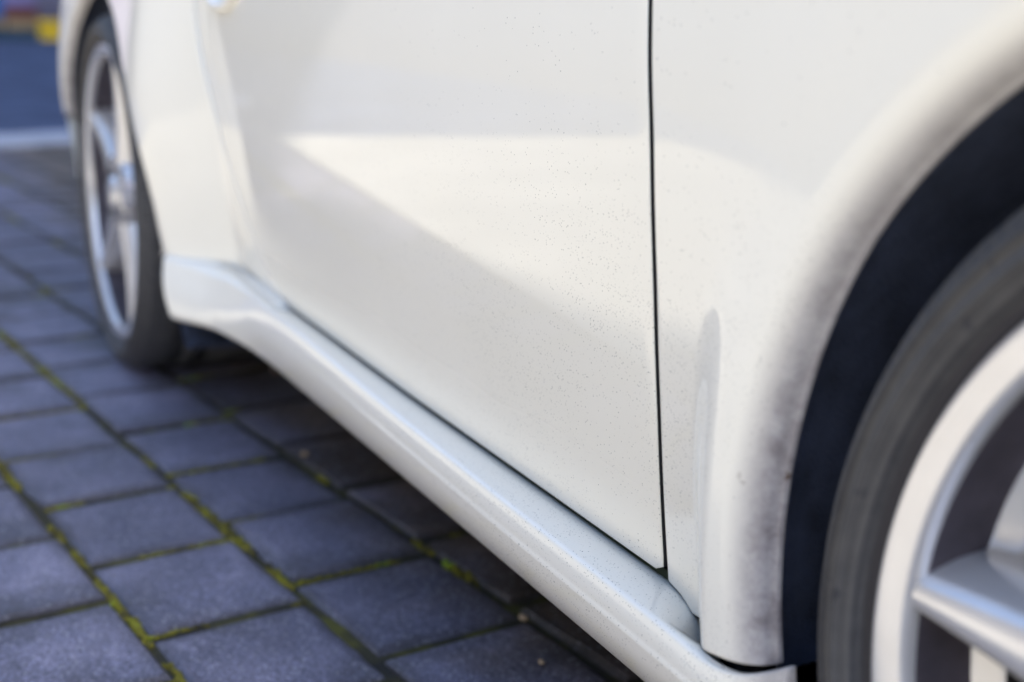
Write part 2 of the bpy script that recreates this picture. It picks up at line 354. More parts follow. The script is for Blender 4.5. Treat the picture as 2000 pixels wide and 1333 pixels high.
# drain strip and road behind the car
A = math.radians(14)
def rot2(p, a, o): return (o[0] + p[0] * math.cos(a) - p[1] * math.sin(a), o[1] + p[0] * math.sin(a) + p[1] * math.cos(a))
OR = (-6.30, 0.3)
def strip(name, x0, x1, y0, y1, z, mat):
    v = [(*rot2(p, A, OR), z) for p in ((x0, y0), (x1, y0), (x1, y1), (x0, y1))]
    return obj(name, v, [(0, 1, 2, 3)], mat, smooth=False, kind='structure')
strip('road', -60, -0.20, -30, 30, -0.012, 'asphalt')
strip('road_shoulder', -0.2, 14, -14, 14, -0.016, 'asphalt')
kerb = empty('gutter', (OR[0], OR[1], 0)); kerb['kind'] = 'structure'
for k in range(-3, 8):
    bm = bmesh.new(); boxbm(bm, (-0.22, k * 0.5 + 0.004, -0.06), (0.26, k * 0.5 + 0.496, 0.012), 0.006, Matrix.Rotation(A, 4, 'Z'))
    bmobj('gutter_stone', bm, 'concrete', kerb)
# pale sunlit yard on the open side of the car
ye = lambda x: ((V0 + WID * VMIN_I) + x * PS) / PC
obj('yard', [(*p, -0.008) for p in [(14, -9), (14, ye(14) - .004), (UMAX, ye(UMAX) - .004), (-3.0, ye(-3.0) - .004), (-4.0, ye(-4.0) - .004), (-4.55, -0.84), (-4.28, -1.08), (-4.05, -1.36), (-3.88, -1.66), (-3.76, -1.95), (-3.66, -2.4), (-3.6, -9)]], [tuple(range(12))], 'light_paving', smooth=False, kind='structure')

# ------------------------------------------------------------------ the car
car = empty('car', (-1.1, 0.86, 0), 'white car with silver alloy wheels parked on grey block paving', 'car')
CARLOC = Vector((-1.1, 0.86, 0))
WIDTH = 1.78          # far side is the mirror image about y = WIDTH / 2
CLAST = [None]
def cobj(name, verts, faces, mat, parent=None, smooth=True, attr=None, mirror=False):
    """a car part given in world coordinates, hung under the car"""
    o = obj(name, [Vector(v) - CARLOC for v in verts], faces, mat, parent or car, smooth, attr=attr)
    if mirror:
        o2 = obj(name, [Vector((v[0], WIDTH - v[1], v[2])) - CARLOC for v in verts], [tuple(reversed(f)) for f in faces], mat, parent or car, smooth, attr=attr); CLAST[0] = o2
    return o
ZF, XR, ZR = 0.3303, -2.191, 0.3105
def base(z):
    return np.where(z < .62, .043 * (np.clip(.62 - z, 0, 9) / .37) ** 1.6, .51 * np.clip(z - .62, 0, 9) ** 2)
def S(x, z):
    x = np.asarray(x, float); z = np.asarray(z, float)
    b = base(z) * (1 - .80 * ss((x + .50) / .20))
    wf = ss((.444 - np.hypot(x, z - ZF)) / .052) * np.where(z < .60, 1, np.clip(1 - (z - .60) / .12, 0, 1)); y = b * (1 - wf) + .001 * wf
    t = (-1.632 - x) / .165; a_ = .5 * (t + np.sqrt(t * t + .006)); wr = np.clip(1 - .5 * ((1 - a_) + np.sqrt((1 - a_) ** 2 + .03)), 0, 1)
    yr = -.050 - .020 * np.exp(-((z - .50) / .15) ** 2) + .35 * np.clip(z - .62, 0, 9) ** 2
    y = y * (1 - wr) + yr * wr
    y = y + .12 * (np.clip(-2.53 - x, 0, 9) / .21) ** 2 + .10 * (np.clip(x - .35, 0, 9) / .5) ** 2
    return y
def rim_edge(loop, rho=0.0018, depth=0.02, center=None):
    """extra rings that roll a panel's border inwards; loop = list of 3D points in order (closed)"""
    n = len(loop); out = []
    area = sum(loop[i][0] * loop[(i + 1) % n][2] - loop[(i + 1) % n][0] * loop[i][2] for i in range(n)); sgn = 1 if area > 0 else -1
    for f_o, f_d in ((0.62, 0.12), (1.0, 0.6), (1.0, 0)):
        ring = []
        for i in range(n):
            a, b = loop[i - 1], loop[(i + 1) % n]; tx, tz = b[0] - a[0], b[2] - a[2]; L = math.hypot(tx, tz) or 1
            ox, oz = sgn * tz / L, -sgn * tx / L
            rr = rho if not callable(rho) else rho(loop[i])
            d = rr * f_d if f_d else (depth if not callable(depth) else depth(loop[i]))
            ring.append((loop[i][0] + ox * rr * f_o, loop[i][1] + d, loop[i][2] + oz * rr * f_o))
        out.append(ring)
    return out
def panel(name, grid, mat, attr=None, rho=0.0018, mirror=True, parent=None, depth=0.02, dark_edge=None):
    """grid[i][j] points; builds quads plus a rolled border"""
    ni, nj = len(grid), len(grid[0]); verts = [p for row in grid for p in row]; faces = []
    for i in range(ni - 1):
        for j in range(nj - 1): faces.append((i * nj + j, (i + 1) * nj + j, (i + 1) * nj + j + 1, i * nj + j + 1))
    idx = [j for j in range(nj)] + [i * nj + nj - 1 for i in range(1, ni)] + [(ni - 1) * nj + j for j in range(nj - 2, -1, -1)] + [i * nj for i in range(ni - 2, 0, -1)]
    loop = [verts[k] for k in idx]; rings = rim_edge(loop, rho, depth); prev = idx; n = len(idx)
    at = list(attr) if attr is not None else None
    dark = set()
    for ri, ring in enumerate(rings):
        b0 = len(verts); verts += ring; cur = list(range(b0, b0 + n))
        if at is not None: at += [at[k] for k in idx]
        for i in range(n):
            if ri == 2 and (dark_edge is None or dark_edge(loop[i])): dark.add(len(faces))  # inner edge walls painted black: the shade inside panel gaps put into colour
            faces.append((prev[i], prev[(i + 1) % n], cur[(i + 1) % n], cur[i]))
        prev = cur
    # make the faces point outwards (-y)
    a, b, c, d = [Vector(verts[k]) for k in faces[len(faces) // 3]]
    if (b - a).cross(c - a).y > 0: faces = [tuple(reversed(f)) for f in faces]
    o = cobj(name, verts, faces, mat, parent, True, at, mirror)
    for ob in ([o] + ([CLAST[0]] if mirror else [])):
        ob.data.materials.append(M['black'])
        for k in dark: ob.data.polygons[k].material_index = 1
    return o
def lerp_tab(tab, t):
    return float(np.interp(t, [a for a, b in tab], [b for a, b in tab]))
G = 0.0046; GQ = 0.0112      # half gaps beside the panels
ZTOP = 0.90
GF = [(0.249, -0.501), (0.306, -0.495), (0.385, -0.487), (0.475, -0.4815), (0.572, -0.481), (0.655, -0.488), (0.78, -0.505), (0.92, -0.53)]      # z -> x, front gap of the door
GR = [(0.262, -1.421), (0.275, -1.447), (0.302, -1.488), (0.382, -1.563), (0.468, -1.619), (0.550, -1.644), (0.605, -1.655), (0.645, -1.660), (0.75, -1.663), (0.92, -1.652)]
def smooth_tab(tab):
    a = np.array(tab); zz = np.linspace(a[0, 0], a[-1, 0], 120); xx = np.interp(zz, a[:, 0], a[:, 1])
    for _ in range(12): xx[1:-1] = (xx[:-2] + 2 * xx[1:-1] + xx[2:]) / 4
    return list(zip(zz, xx))
GF, GR = smooth_tab(GF), smooth_tab(GR)
# door bottom rises a little towards the rear
DB = [(-1.43, 0.2635), (-1.38, 0.2595), (-1.25, 0.2575), (-1.0, 0.2535), (-0.8, 0.2525), (-0.5, 0.2505)]
# ---- door
def door_grid(nu=90, nv=70):
    rows = []
    for i in range(nv + 1):
        t = i / nv; row = []
        for j in range(nu + 1):
            s = j / nu
            # bottom edge curve with small rounded corners
            xr0, xf0 = -1.424 + G, -0.501 - G
            xb = xr0 + (xf0 - xr0) * s; zb = lerp_tab(DB, xb) + G
            cr = 0.006
            e = min(xb - xr0, xf0 - xb); zb += max(0, cr - math.sqrt(max(0, cr * cr - (cr - min(e, cr)) ** 2))) * 0.9
            z = zb + (ZTOP - zb) * t
            x = (lerp_tab(GR, z) + G) * (1 - s) + (lerp_tab(GF, z) - G) * s
            row.append((x, float(S(x, z)), z))
        rows.append(row)
    return rows
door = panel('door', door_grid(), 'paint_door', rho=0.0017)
door['label'] = 'white door speckled with tiny dark dirt spots'
# door handle: an oval cup with a raised rounded surround
lx, lz = -1.545, 0.6735; rv, rf = [], []
prof = [(0.0, 0.004), (0.30, 0.0035), (0.62, 0.001), (0.70, -0.003), (0.75, -0.0075), (0.82, -0.0100), (0.90, -0.0085), (0.96, -0.0030), (1.0, 0.003)]
for k in range(56):
    a = 2 * math.pi * k / 56
    for r, dy in prof: x_, z_ = lx + .098 * r * math.cos(a), lz + .043 * r * math.sin(a); rv.append((x_, float(S(x_, z_)) + dy, z_))
npf = len(prof)
for k in range(56):
    for j in range(npf - 1): rf.append((k * npf + j, ((k + 1) % 56) * npf + j, ((k + 1) % 56) * npf + j + 1, k * npf + j + 1))
cobj('door_handle', rv, rf, 'paint', door)
# ---- polar panels round a wheel
def polar_panel(name, cx, cz, rin, outer, th0, th1, nth, nr, mat, lip=0.018, lipd=0.017, rho=0.0018, dark_edge=None):
    ths = set(np.linspace(th0, th1, nth))
    for (x, z) in outer:
        a = math.degrees(math.atan2(z - cz, x - cx)); a = a if a >= th0 - 1e-6 else a + 360
        if th0 < a < th1: ths.add(a)
    ths = sorted(ths); f = [ths[0]]
    for a in ths[1:]:
        if a - f[-1] > 0.02: f.append(a)
    ths = f
    O = [Vector((x, z)) for x, z in outer]
    def rout(a):
        d = Vector((math.cos(math.radians(a)), math.sin(math.radians(a)))); best = 0
        for p, q in zip(O[:-1], O[1:]):
            e = q - p; den = d.x * (-e.y) + e.x * d.y
            if abs(den) < 1e-9: continue
            w = p - Vector((cx, cz)); t = (w.x * (-e.y) + e.x * w.y) / den; s = (d.x * w.y - d.y * w.x) / den
            if -1e-4 <= s <= 1 + 1e-4 and t > 0: best = max(best, t)
        return best
    ts = np.concatenate([np.linspace(0, 1, 9) ** 1.6 * lip, np.linspace(0, 1, nr)[1:] ** 1.5 * 1.0]); nl = 9
    rows, grime_shade = [], []
    for a in ths:
        r0 = rin(a); r1 = max(rout(a), r0 + 0.004); ca, sa = math.cos(math.radians(a)), math.sin(math.radians(a)); row = []
        lp = min(lip, (r1 - r0) * 0.6)
        for k, t in enumerate(ts):
            r = r0 + (t * lp / lip if k < nl else lp + (r1 - r0 - lp) * t)
            x, z = cx + r * ca, cz + r * sa; y = float(S(x, z)); q = max(0.0, 1 - (r - r0) / lp)
            y += lipd * (1 - math.sqrt(max(0.0, 1 - q * q))) if lp > 1e-6 else 0
            row.append((x, y, z)); gw = float(np.interp(sa, [-0.1, 0.15, 0.6, 0.95], [0.034, 0.030, 0.022, 0.016])); grime_shade.append(float(ss(1.0 - (r - r0) / gw)) * float(np.interp(sa, [0.0, 0.9], [1.0, 0.75])))
        rows.append(row)
    return panel(name, rows, mat, grime_shade, rho, dark_edge=dark_edge, depth=lambda p: 0.004 if math.hypot(p[0] - cx, p[2] - cz) < rin(90) + 0.045 else 0.02)
# front fender: bottom seam, door gap, top, front
zs = [z for z, x in GF if 0.256 < z < ZTOP - 0.005]
outerF = [(-0.318, 0.280), (-0.333, 0.2700), (-0.344, 0.2620), (-0.356, 0.2545), (-0.366, 0.2510), (-0.382, 0.2495), (-0.396, 0.2480), (-0.410, 0.2430), (-0.424, 0.2320), (-0.436, 0.2240), (-0.445, 0.2240), (-0.454, 0.2350), (-0.465, 0.2430), (-0.480, 0.2490), (-0.501 + G, 0.2520)] + [(lerp_tab(GF, z) + G, z) for z in zs] + [(-0.527, ZTOP - 0.003), (-0.2, 0.875), (0.1, 0.84), (0.35, 0.78), (0.52, 0.70), (0.60, 0.60), (0.62, 0.45), (0.60, 0.28), (0.33, 0.28)]
def rin_f(a):
    return float(np.interp(a, [90, 120, 145, 165, 192], [0.351, 0.352, 0.3545, 0.3515, 0.3475]))
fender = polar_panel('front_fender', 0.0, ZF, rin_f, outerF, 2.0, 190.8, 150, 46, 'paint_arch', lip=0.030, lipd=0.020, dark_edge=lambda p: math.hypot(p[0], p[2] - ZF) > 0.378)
# rear quarter panel
QB = [(-1.424 - GQ, 0.2675), (-1.47, 0.2680), (-1.51, 0.2690), (-1.56, 0.2715), (-1.61, 0.2745), (-1.66, 0.2765), (-1.72, 0.2760), (-1.78, 0.2740), (-1.90, 0.2735)]

zs = [z for z, x in GR if 0.268 < z < ZTOP - 0.005]
outerR = list(reversed(QB)) + [(lerp_tab(GR, z) - GQ, z) for z in zs] + [(-1.630, ZTOP - 0.003), (-2.1, 0.92), (-2.55, 0.88), (-2.80, 0.80), (-2.84, 0.68), (-2.79, 0.56), (-2.63, 0.47), (-2.53, 0.42), (-2.48, 0.40), (-2.4, 0.31)]
RIN = [(-6, .398), (-3.4, .390), (0, .384), (15, .372), (40, .357), (70, .346), (90, .347), (110, .354), (130, .366), (180, .370)]
def rin_r(a): return lerp_tab(RIN, a)
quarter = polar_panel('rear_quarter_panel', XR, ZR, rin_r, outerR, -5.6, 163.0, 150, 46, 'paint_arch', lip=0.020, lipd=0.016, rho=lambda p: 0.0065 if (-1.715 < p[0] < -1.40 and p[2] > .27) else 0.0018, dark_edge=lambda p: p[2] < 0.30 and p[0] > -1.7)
# ---- side skirt: lofted sections  (inner ledge -> crest -> crease -> bottom -> under)
CREST = [(-1.80, -0.0475, 0.2690), (-1.75, -0.0340, 0.2705), (-1.70, -0.0205, 0.2730), (-1.653, -0.0080, 0.2750), (-1.58, 0.0020, 0.2745), (-1.507, 0.0080, 0.2685), (-1.40, 0.0080, 0.2655), (-1.25, 0.006, 0.2640), (-1.12, 0.0045, 0.2610), (-0.950, 0.0035, 0.2565), (-0.666, 0.000, 0.2540), (-0.50, 0.000, 0.2520), (-0.42, 0.000, 0.2500), (-0.395, 0.0005, 0.2475), (-0.375, 0.002, 0.2475), (-0.355, 0.005, 0.2515), (-0.340, 0.009, 0.2605), (-0.322, 0.014, 0.2725)]
BOT = [(-1.80, -0.050, 0.186), (-1.733, -0.041, 0.190), (-1.65, -0.020, 0.194), (-1.54, -0.005, 0.196), (-1.464, 0.010, 0.191), (-1.33, 0.016, 0.1855), (-1.09, 0.020, 0.181), (-0.5, 0.020, 0.1805), (-0.30, 0.020, 0.1805)]
def tab3(tab, x): 
    xs = [t[0] for t in tab]; return tuple(float(np.interp(x, xs, [t[k] for t in tab])) for k in (1, 2))
def smooth3(tab, n=160, it=10):
    a = np.array(tab); xs = np.linspace(a[0, 0], a[-1, 0], n); Y = np.interp(xs, a[:, 0], a[:, 1]); Z = np.interp(xs, a[:, 0], a[:, 2])
    for _ in range(it):
        Y[1:-1] = (Y[:-2] + 2 * Y[1:-1] + Y[2:]) / 4; Z[1:-1] = (Z[:-2] + 2 * Z[1:-1] + Z[2:]) / 4
    return list(zip(xs, Y, Z))
CR0 = CREST; CREST, BOT = smooth3(CREST, 260, 10), smooth3(BOT, 160, 40)
C2 = smooth3(CR0, 260, 60); CREST = [(a[0], *(a[k] * (1 - w) + b[k] * w for k in (1, 2))) for a, b in zip(CREST, C2) for w in (float(ss((-0.9 - a[0]) / 0.3)),)]
def skirt_sections():
    rows, gr = [], []
    xs = list(np.linspace(-1.80, -1.765, 14)) + list(np.linspace(-1.76, -1.40, 50)) + list(np.linspace(-1.39, -0.46, 80)) + list(np.linspace(-0.455, -0.322, 60))
    for x in xs:
        cy, cz = tab3(CREST, x); by, bz = tab3(BOT, x)
        # inner end of the ledge
        if x < -1.424:
            zi = float(np.interp(x, [q[0] for q in reversed(QB)], [q[1] for q in reversed(QB)])); yi = float(S(x, zi)) + 0.003
            blend = ss((x + 1.80) / 0.14)
            zi += 0.002
        else:
            zi = lerp_tab(DB, x) - 0.0035; yi = float(S(x, max(zi, 0.235))) + 0.006
            zi = min(zi, float(np.interp(x, [-0.50, -0.480, -0.465, -0.454, -0.445, -0.436, -0.424, -0.41, -0.39], [0.2470, 0.2440, 0.2385, 0.2305, 0.2200, 0.2200, 0.2280, 0.2390, 0.2450]))) if x > -0.50 else zi
        yi = max(yi, cy + 0.006)
        wl = yi - cy; pts = [(yi + 0.012, zi - 0.012), (yi + 0.002, zi - 0.0015)]
        rd = min(0.0050 + 0.022 * float(ss((-1.45 - x) / 0.25)), wl * 0.6)                       # rounding radius of the crest
        for t in (0.1, 0.3, 0.55, 0.8): 
            yy = yi + (cy + rd - yi) * t; zz = zi + (cz - zi) * t + 0.0025 * math.sin(math.pi * t) * (1 if x > -1.4 else -1.6); pts.append((yy, zz))
        for a in np.linspace(0, 80, 8):                  # crest arc
            pts.append((cy + rd - rd * math.sin(math.radians(a)), cz - rd * 0.9 * (1 - math.cos(math.radians(a)))))
        z1 = cz - rd * 0.9; H = z1 - bz
        fade = float(ss((x + 1.30) / 0.35))              # the crease fades out towards the rear
        for t in (0.12, 0.22, 0.27, 0.30, 0.33, 0.45, 0.6, 0.75, 0.88, 0.95):
            yy = cy + (by - cy) * (t ** 1.5) - 0.006 * math.sin(math.pi * t)
            yy += fade * (0.0007 if t < 0.29 else (-0.0003 if t == 0.30 else 0.0)) * (t / 0.3 if t < 0.29 else 1)
            pts.append((yy, z1 - H * t))
        pts += [(by + 0.001, bz), (by + 0.006, bz - 0.0035), (by + 0.03, bz - 0.004), (by + 0.10, bz - 0.002)]
        # shear the rear end so that it follows the wheel arch, and the front end likewise
        row = []
        for (y, z) in pts:
            xx = x
            if x < -1.60: 
                edge = -1.795 + 0.62 * max(0.0, 0.275 - z) * 1.0; k = (-1.60 - x) / 0.20; xx = x + k * (edge + 1.80)
            q_ = min(1.0, max(0.0, 1 - (xx - (-1.795 + 0.62 * max(0.0, 0.275 - z))) / 0.022)) if x < -1.60 else 0.0
            y += 0.016 * (1 - math.sqrt(max(0.0, 1 - q_ * q_)))
            row.append((xx, y, z)); gr.append(float(np.clip((x + 0.365) / 0.03, 0, 1)) * 0.8 + 0.25 * float(np.clip((0.20 - z) / 0.02, 0, 1)))
        rows.append(row)
    return rows, gr
rows, gr = skirt_sections(); nj = len(rows[0]); sv = [p for r in rows for p in r]; sf = []
for i in range(len(rows) - 1):
    for j in range(nj - 1): sf.append((i * nj + j, i * nj + j + 1, (i + 1) * nj + j + 1, (i + 1) * nj + j))
# end caps rolled inwards
for ii, dx in ((0, 0.004), (len(rows) - 1, -0.004)):
    prev = [ii * nj + j for j in range(nj)]
    for (ox, dy) in ((-0.3 * dx, 0.0015), (-0.3 * dx, 0.03)):
        b0 = len(sv)
        for j in range(nj): p = rows[ii][j]; sv.append((p[0] + ox, p[1] + dy, p[2])); gr.append(gr[ii * nj + j])
        cur = list(range(b0, b0 + nj))
        for j in range(nj - 1): sf.append((prev[j], prev[j + 1], cur[j + 1], cur[j]) if ii else (prev[j + 1], prev[j], cur[j], cur[j + 1]))
        prev = cur
a, b, c, d = [Vector(sv[k]) for k in sf[(nj - 1) * 90 + 18]]
if (b - a).cross(c - a).y > 0: sf = [tuple(reversed(f)) for f in sf]
skirt = cobj('side_skirt', sv, sf, 'paint_skirt', None, True, gr, True); skirt['label'] = 'white side skirt with dusty upward facing ledge'
# mossy seal in the slot between skirt and door
tv, tf = [], []
xs = np.linspace(-1.42, -0.40, 120)
for x in xs:
    zi = lerp_tab(DB, x); yi = float(S(x, max(zi, 0.25)))
    tv += [(x, yi + 0.0055, zi - 0.004), (x, yi + 0.0045, zi + 0.004)]
for i in range(len(xs) - 1): tf.append((2 * i, 2 * i + 2, 2 * i + 3, 2 * i + 1))
cobj('sill_seal', tv, tf, 'seal', None, True, None, True)
# ---- dark inner shell behind the panels, floor, wheel-arch liners
iv_, if_ = [], []
xs = np.linspace(-2.70, 0.50, 90); zs_ = np.linspace(0.20, 0.89, 26)
for x in xs:
    for z in zs_: iv_.append((x, float(S(x, max(z, .25))) + 0.028, z))
nz = len(zs_)
for i in range(len(xs) - 1):
    for j in range(nz - 1):
        mx, mz = (xs[i] + xs[i + 1]) / 2, (zs_[j] + zs_[j + 1]) / 2
        if math.hypot(mx, mz - ZF) < 0.39 or math.hypot(mx - XR, mz - ZR) < 0.40: continue
        if mx > 0.3 and mz < .35 or mx < -2.45 and mz < 0.5: continue
        if mx < -2.6 and mz > .8 or mx > .3 and mz > .72 or mx > -.1 and mz > .82: continue
        if_.append((i * nz + j, (i + 1) * nz + j, (i + 1) * nz + j + 1, i * nz + j + 1))
cobj('inner_shell', iv_, if_, 'black', None, True, None, True)
fl = [(-2.55, 0.07, 0.20), (0.45, 0.07, 0.20), (0.45, WIDTH - 0.07, 0.20), (-2.55, WIDTH - 0.07, 0.20)]
def floor_part():
    bm = bmesh.new()
    for (x0, x1) in ((-1.72, -0.40),): boxbm(bm, (x0, 0.10, 0.175), (x1, WIDTH - 0.10, 0.205))
    for (x0, x1) in ((-2.60, -1.72), (-0.40, 0.50)): boxbm(bm, (x0, 0.32, 0.177), (x1, WIDTH - 0.32, 0.215))
    bmesh.ops.translate(bm, vec=-CARLOC, verts=bm.verts); return bmobj('underbody', bm, 'black', car)
floor_part()
def liner(cx, cz, r0f, y0f, th0, th1, depth, name):
    prof = [(0.000, 0.0), (0.004, 0.002), (0.010, 0.03), (0.012, 0.08), (0.012, depth)]
    V, F = [], []; n = 90; m = len(prof)
    for k in range(n + 1):
        a = th0 + (th1 - th0) * k / n; ca, sa = math.cos(math.radians(a)), math.sin(math.radians(a)); r0 = r0f(a)
        x0, z0 = cx + r0 * ca, cz + r0 * sa; y0 = y0f(x0, z0)
        for dr, dy in prof: V.append((cx + (r0 + dr) * ca, y0 + dy, cz + (r0 + dr) * sa))
    for k in range(n):
        for j in range(m - 1): F.append((k * m + j, k * m + j + 1, (k + 1) * m + j + 1, (k + 1) * m + j))
    # inner closing disc
    b0 = len(V); V.append((cx, y0f(cx, cz + .3) + depth, cz))
    for k in range(n): F.append((k * m + m - 1, b0, (k + 1) * m + m - 1))
    return cobj(name, V, F, 'liner', None, True, None, True)
liner(0.0, ZF, lambda a: rin_f(min(a, 199)) + 0.002, lambda x, z: float(S(x, max(z, .27))) + 0.022, -25, 207, 0.26, 'wheel_arch_liner')
liner(XR, ZR, lambda a: rin_r(a) + 0.002 + (0.055 * max(0, (-a - 2) / 18.0)), lambda x, z: float(S(x, max(z, .27))) + 0.020, -22, 200, 0.30, 'wheel_arch_liner')
# lower lip of the rear arch liner, a dark tongue hanging in front of the rear wheel
V, F = [], []
for i in range(13):
    t = i / 12
    for j in range(7):
        s = j / 6; V.append((-1.775 + 0.085 * t + 0.02 * t * t, -0.026 + 0.20 * s, 0.195 - 0.052 * math.sin(t * math.pi * 0.75) - 0.012 * s))
for i in range(12):
    for j in range(6): F.append((i * 7 + j, i * 7 + j + 1, (i + 1) * 7 + j + 1, (i + 1) * 7 + j))
fl_ = cobj('liner_flap', V, F, 'liner', None, True, None, True)
bm = bmesh.new(); boxbm(bm, (-1.66, 0.085, 0.105), (-1.645, 0.10, 0.185), 0.003); 
r_ = bmesh.ops.create_uvsphere(bm, u_segments=10, v_segments=6, radius=0.011); bmesh.ops.translate(bm, vec=(-1.652, 0.09, 0.182), verts=r_['verts'])
bmesh.ops.translate(bm, vec=-CARLOC, verts=bm.verts); bmobj('jack_pin', bm, 'rust', car)
# ---- wheels, built about their own centre with the axle along +y (inwards)
def lathe(prof, n, name, mat, parent):
    V, F = [], []; m = len(prof)
    for k in range(n):
        a = 2 * math.pi * k / n
        for r, y in prof: V.append((r * math.cos(a), y, r * math.sin(a)))
    for k in range(n):
        for j in range(m - 1): F.append((k * m + j, ((k + 1) % n) * m + j, ((k + 1) % n) * m + j + 1, k * m + j + 1))
    return obj(name, V, F, mat, parent)
RL = 0.2585
def wheel(center, steer, spoke0, tyre_r, width, side=1):
    w = bpy.data.objects.new('wheel', None); COL.objects.link(w); w.parent = car; w.location = Vector(center) - CARLOC
    w.rotation_euler = (0, 0, -steer if side > 0 else math.pi + steer)
    k = tyre_r / 0.3115
    tp = [(RL - .006, 0.016), (RL + .003, 0.006), (RL + .008, 0.004)]
    tp2 = [(RL + .008, 0.004), (RL + .0105, -0.003), (RL + .013, -0.0055), (RL + .0185, -0.0065), (RL + .0188, -0.0085), (RL + .0215, -0.0085), (RL + .0218, -0.0062), (RL + .0300, -0.0040), (RL + .0303, -0.0062), (RL + .0330, -0.0054), (RL + .0333, -0.0028), (RL + .042, 0.004), (RL + .047, 0.0115), (RL + .0505, 0.020), (RL + .0525, 0.032)]
    xs = [(RL + .053, 0.034)]
    t = lathe(tp2 + [(tyre_r - .0005, 0.045), (tyre_r, 0.07), (tyre_r - .007, 0.0705), (tyre_r - .007, 0.078), (tyre_r, 0.0785), (tyre_r, 0.115), (tyre_r - .007, 0.1155), (tyre_r - .007, 0.124), (tyre_r, 0.1245), (tyre_r, width - .04), (tyre_r - .004, width - .02), (tyre_r - .03, width), (RL - .01, width - .005)], 128, 'tyre', 'rubber', w)
    lathe(tp, 96, 'bead', 'rubber_dark', t)
    rim = lathe([(RL - .003, 0.020), (RL, 0.006), (RL - .0008, 0.0016), (RL - .0025, 0.0003), (RL - .005, 0.0), (RL - .017, 0.0016), (RL - .0195, 0.0024), (RL - .0212, 0.0050), (RL - .0225, 0.0125)], 128, 'rim', 'alloy', w)
    lathe([(RL - .0225, 0.0125), (RL - .0245, 0.030), (RL - .029, 0.048)], 96, 'barrel_wall', 'barrel', rim)
    lathe([(RL - .029, 0.048), (RL - .031, 0.0500), (RL - .043, 0.0525), (RL - .046, 0.056)], 96, 'barrel_step', 'alloy', rim)
    lathe([(RL - .046, 0.056), (RL - .048, 0.075), (RL - .048, 0.13), (RL - .04, width - .01)], 96, 'inner_barrel', 'black', rim)
    # spokes: five tapering arms with bevelled flanks, dished towards the hub
    for s in range(5):
        a = math.radians(spoke0 + 72 * s); V, F = [], []; st = 12
        for i in range(st + 1):
            t_ = i / st; r = 0.060 + (RL - .0225 + 0.003 - 0.060) * t_
            hw = 0.0245 - 0.0165 * t_
            f = 0.010 - 0.004 * t_ + 0.004 * math.sin(math.pi * t_)
            b = f + 0.048
            sec = [(-hw - .016, b), (-hw - .010, f + .026), (-hw - .004, f + .0085), (-hw - .0005, f + .0028), (-hw * .6, f), (0, f - .0008), (hw * .6, f), (hw + .0005, f + .0028), (hw + .004, f + .0085), (hw + .010, f + .026), (hw + .016, b)]
            for (c_, y) in sec: V.append((r * math.cos(a) - c_ * math.sin(a), y, r * math.sin(a) + c_ * math.cos(a)))
        m = 11
        for i in range(st):
            for j in range(m - 1): F.append((i * m + j, i * m + j + 1, (i + 1) * m + j + 1, (i + 1) * m + j))
            F.append((i * m + m - 1, i * m, (i + 1) * m, (i + 1) * m + m - 1))
        obj('spoke', V, F, 'alloy', rim)
    hub = lathe([(0.0, 0.000), (0.024, 0.000), (0.028, 0.002), (0.030, 0.010), (0.034, 0.0125), (0.062, 0.0115), (0.070, 0.016), (0.074, 0.04), (0.074, 0.09)], 64, 'hub', 'alloy', rim)
    for s in range(5):
        a = math.radians(spoke0 + 36 + 72 * s); bm = bmesh.new(); r_ = bmesh.ops.create_cone(bm, cap_ends=True, segments=6, radius1=0.0115, radius2=0.0115, depth=0.02)
        bmesh.ops.rotate(bm, verts=bm.verts, cent=(0, 0, 0), matrix=Matrix.Rotation(math.pi / 2, 3, 'X')); bmesh.ops.translate(bm, verts=bm.verts, vec=(0.056 * math.cos(a), 0.020, 0.056 * math.sin(a))); bmobj('wheel_bolt', bm, 'brake', rim)
    lathe([(0.07, 0.095), (0.15, 0.095), (0.152, 0.097), (0.152, 0.118), (0.15, 0.12), (0.07, 0.12)], 64, 'brake_disc', 'brake', w)
    lathe([(0.0, 0.125), (0.205, 0.13)], 48, 'brake_backing', 'black', w)
    return w
wf = wheel((0, 0.0382, ZF - 0.018 + 0.0), -0.0876, 174.5, 0.3115, 0.205)
wf.location = Vector((0, 0.0382, ZF)) - CARLOC
wr = wheel((XR, -0.0463, ZR), 0.0, 6, 0.3105, 0.255)
wheel((0, WIDTH - 0.0382, ZF), -0.0876, 30, 0.3115, 0.205, -1); wheel((XR, WIDTH + 0.0463, ZR), 0, 50, 0.3105, 0.255, -1)
# ---- upper body, simplified but whole: bonnet, screens, roof, deck, bumpers
def sheet(name, f, mat, nu=24, nv=30, parent=None):
    V = [f(i / nu, j / nv) for i in range(nu + 1) for j in range(nv + 1)]; F = [(i * (nv + 1) + j, i * (nv + 1) + j + 1, (i + 1) * (nv + 1) + j + 1, (i + 1) * (nv + 1) + j) for i in range(nu) for j in range(nv)]
    return cobj(name, V, F, mat, parent)
FT = [(-0.53, 0.897), (-0.2, 0.875), (0.1, 0.84), (0.35, 0.78), (0.52, 0.70)]
def bonnet(u, v):
    x = -0.53 + 1.05 * u; zt = lerp_tab(FT, x); y0 = float(S(x, zt)) + .006; y = y0 + (WIDTH - 2 * y0) * v; return (x, y, zt + 0.075 * math.sin(math.pi * v) ** 0.7)
sheet('bonnet', bonnet, 'paint')
RT = [(-2.80, 0.80), (-2.55, 0.88), (-2.1, 0.92), (-1.605, 0.897)]
def deck(u, v):
    x = -2.80 + 0.75 * u; zt = lerp_tab(RT, x); y0 = float(S(x, zt)) + .006; y = y0 + (WIDTH - 2 * y0) * v; return (x, y, zt + 0.09 * math.sin(math.pi * v) ** 0.7)
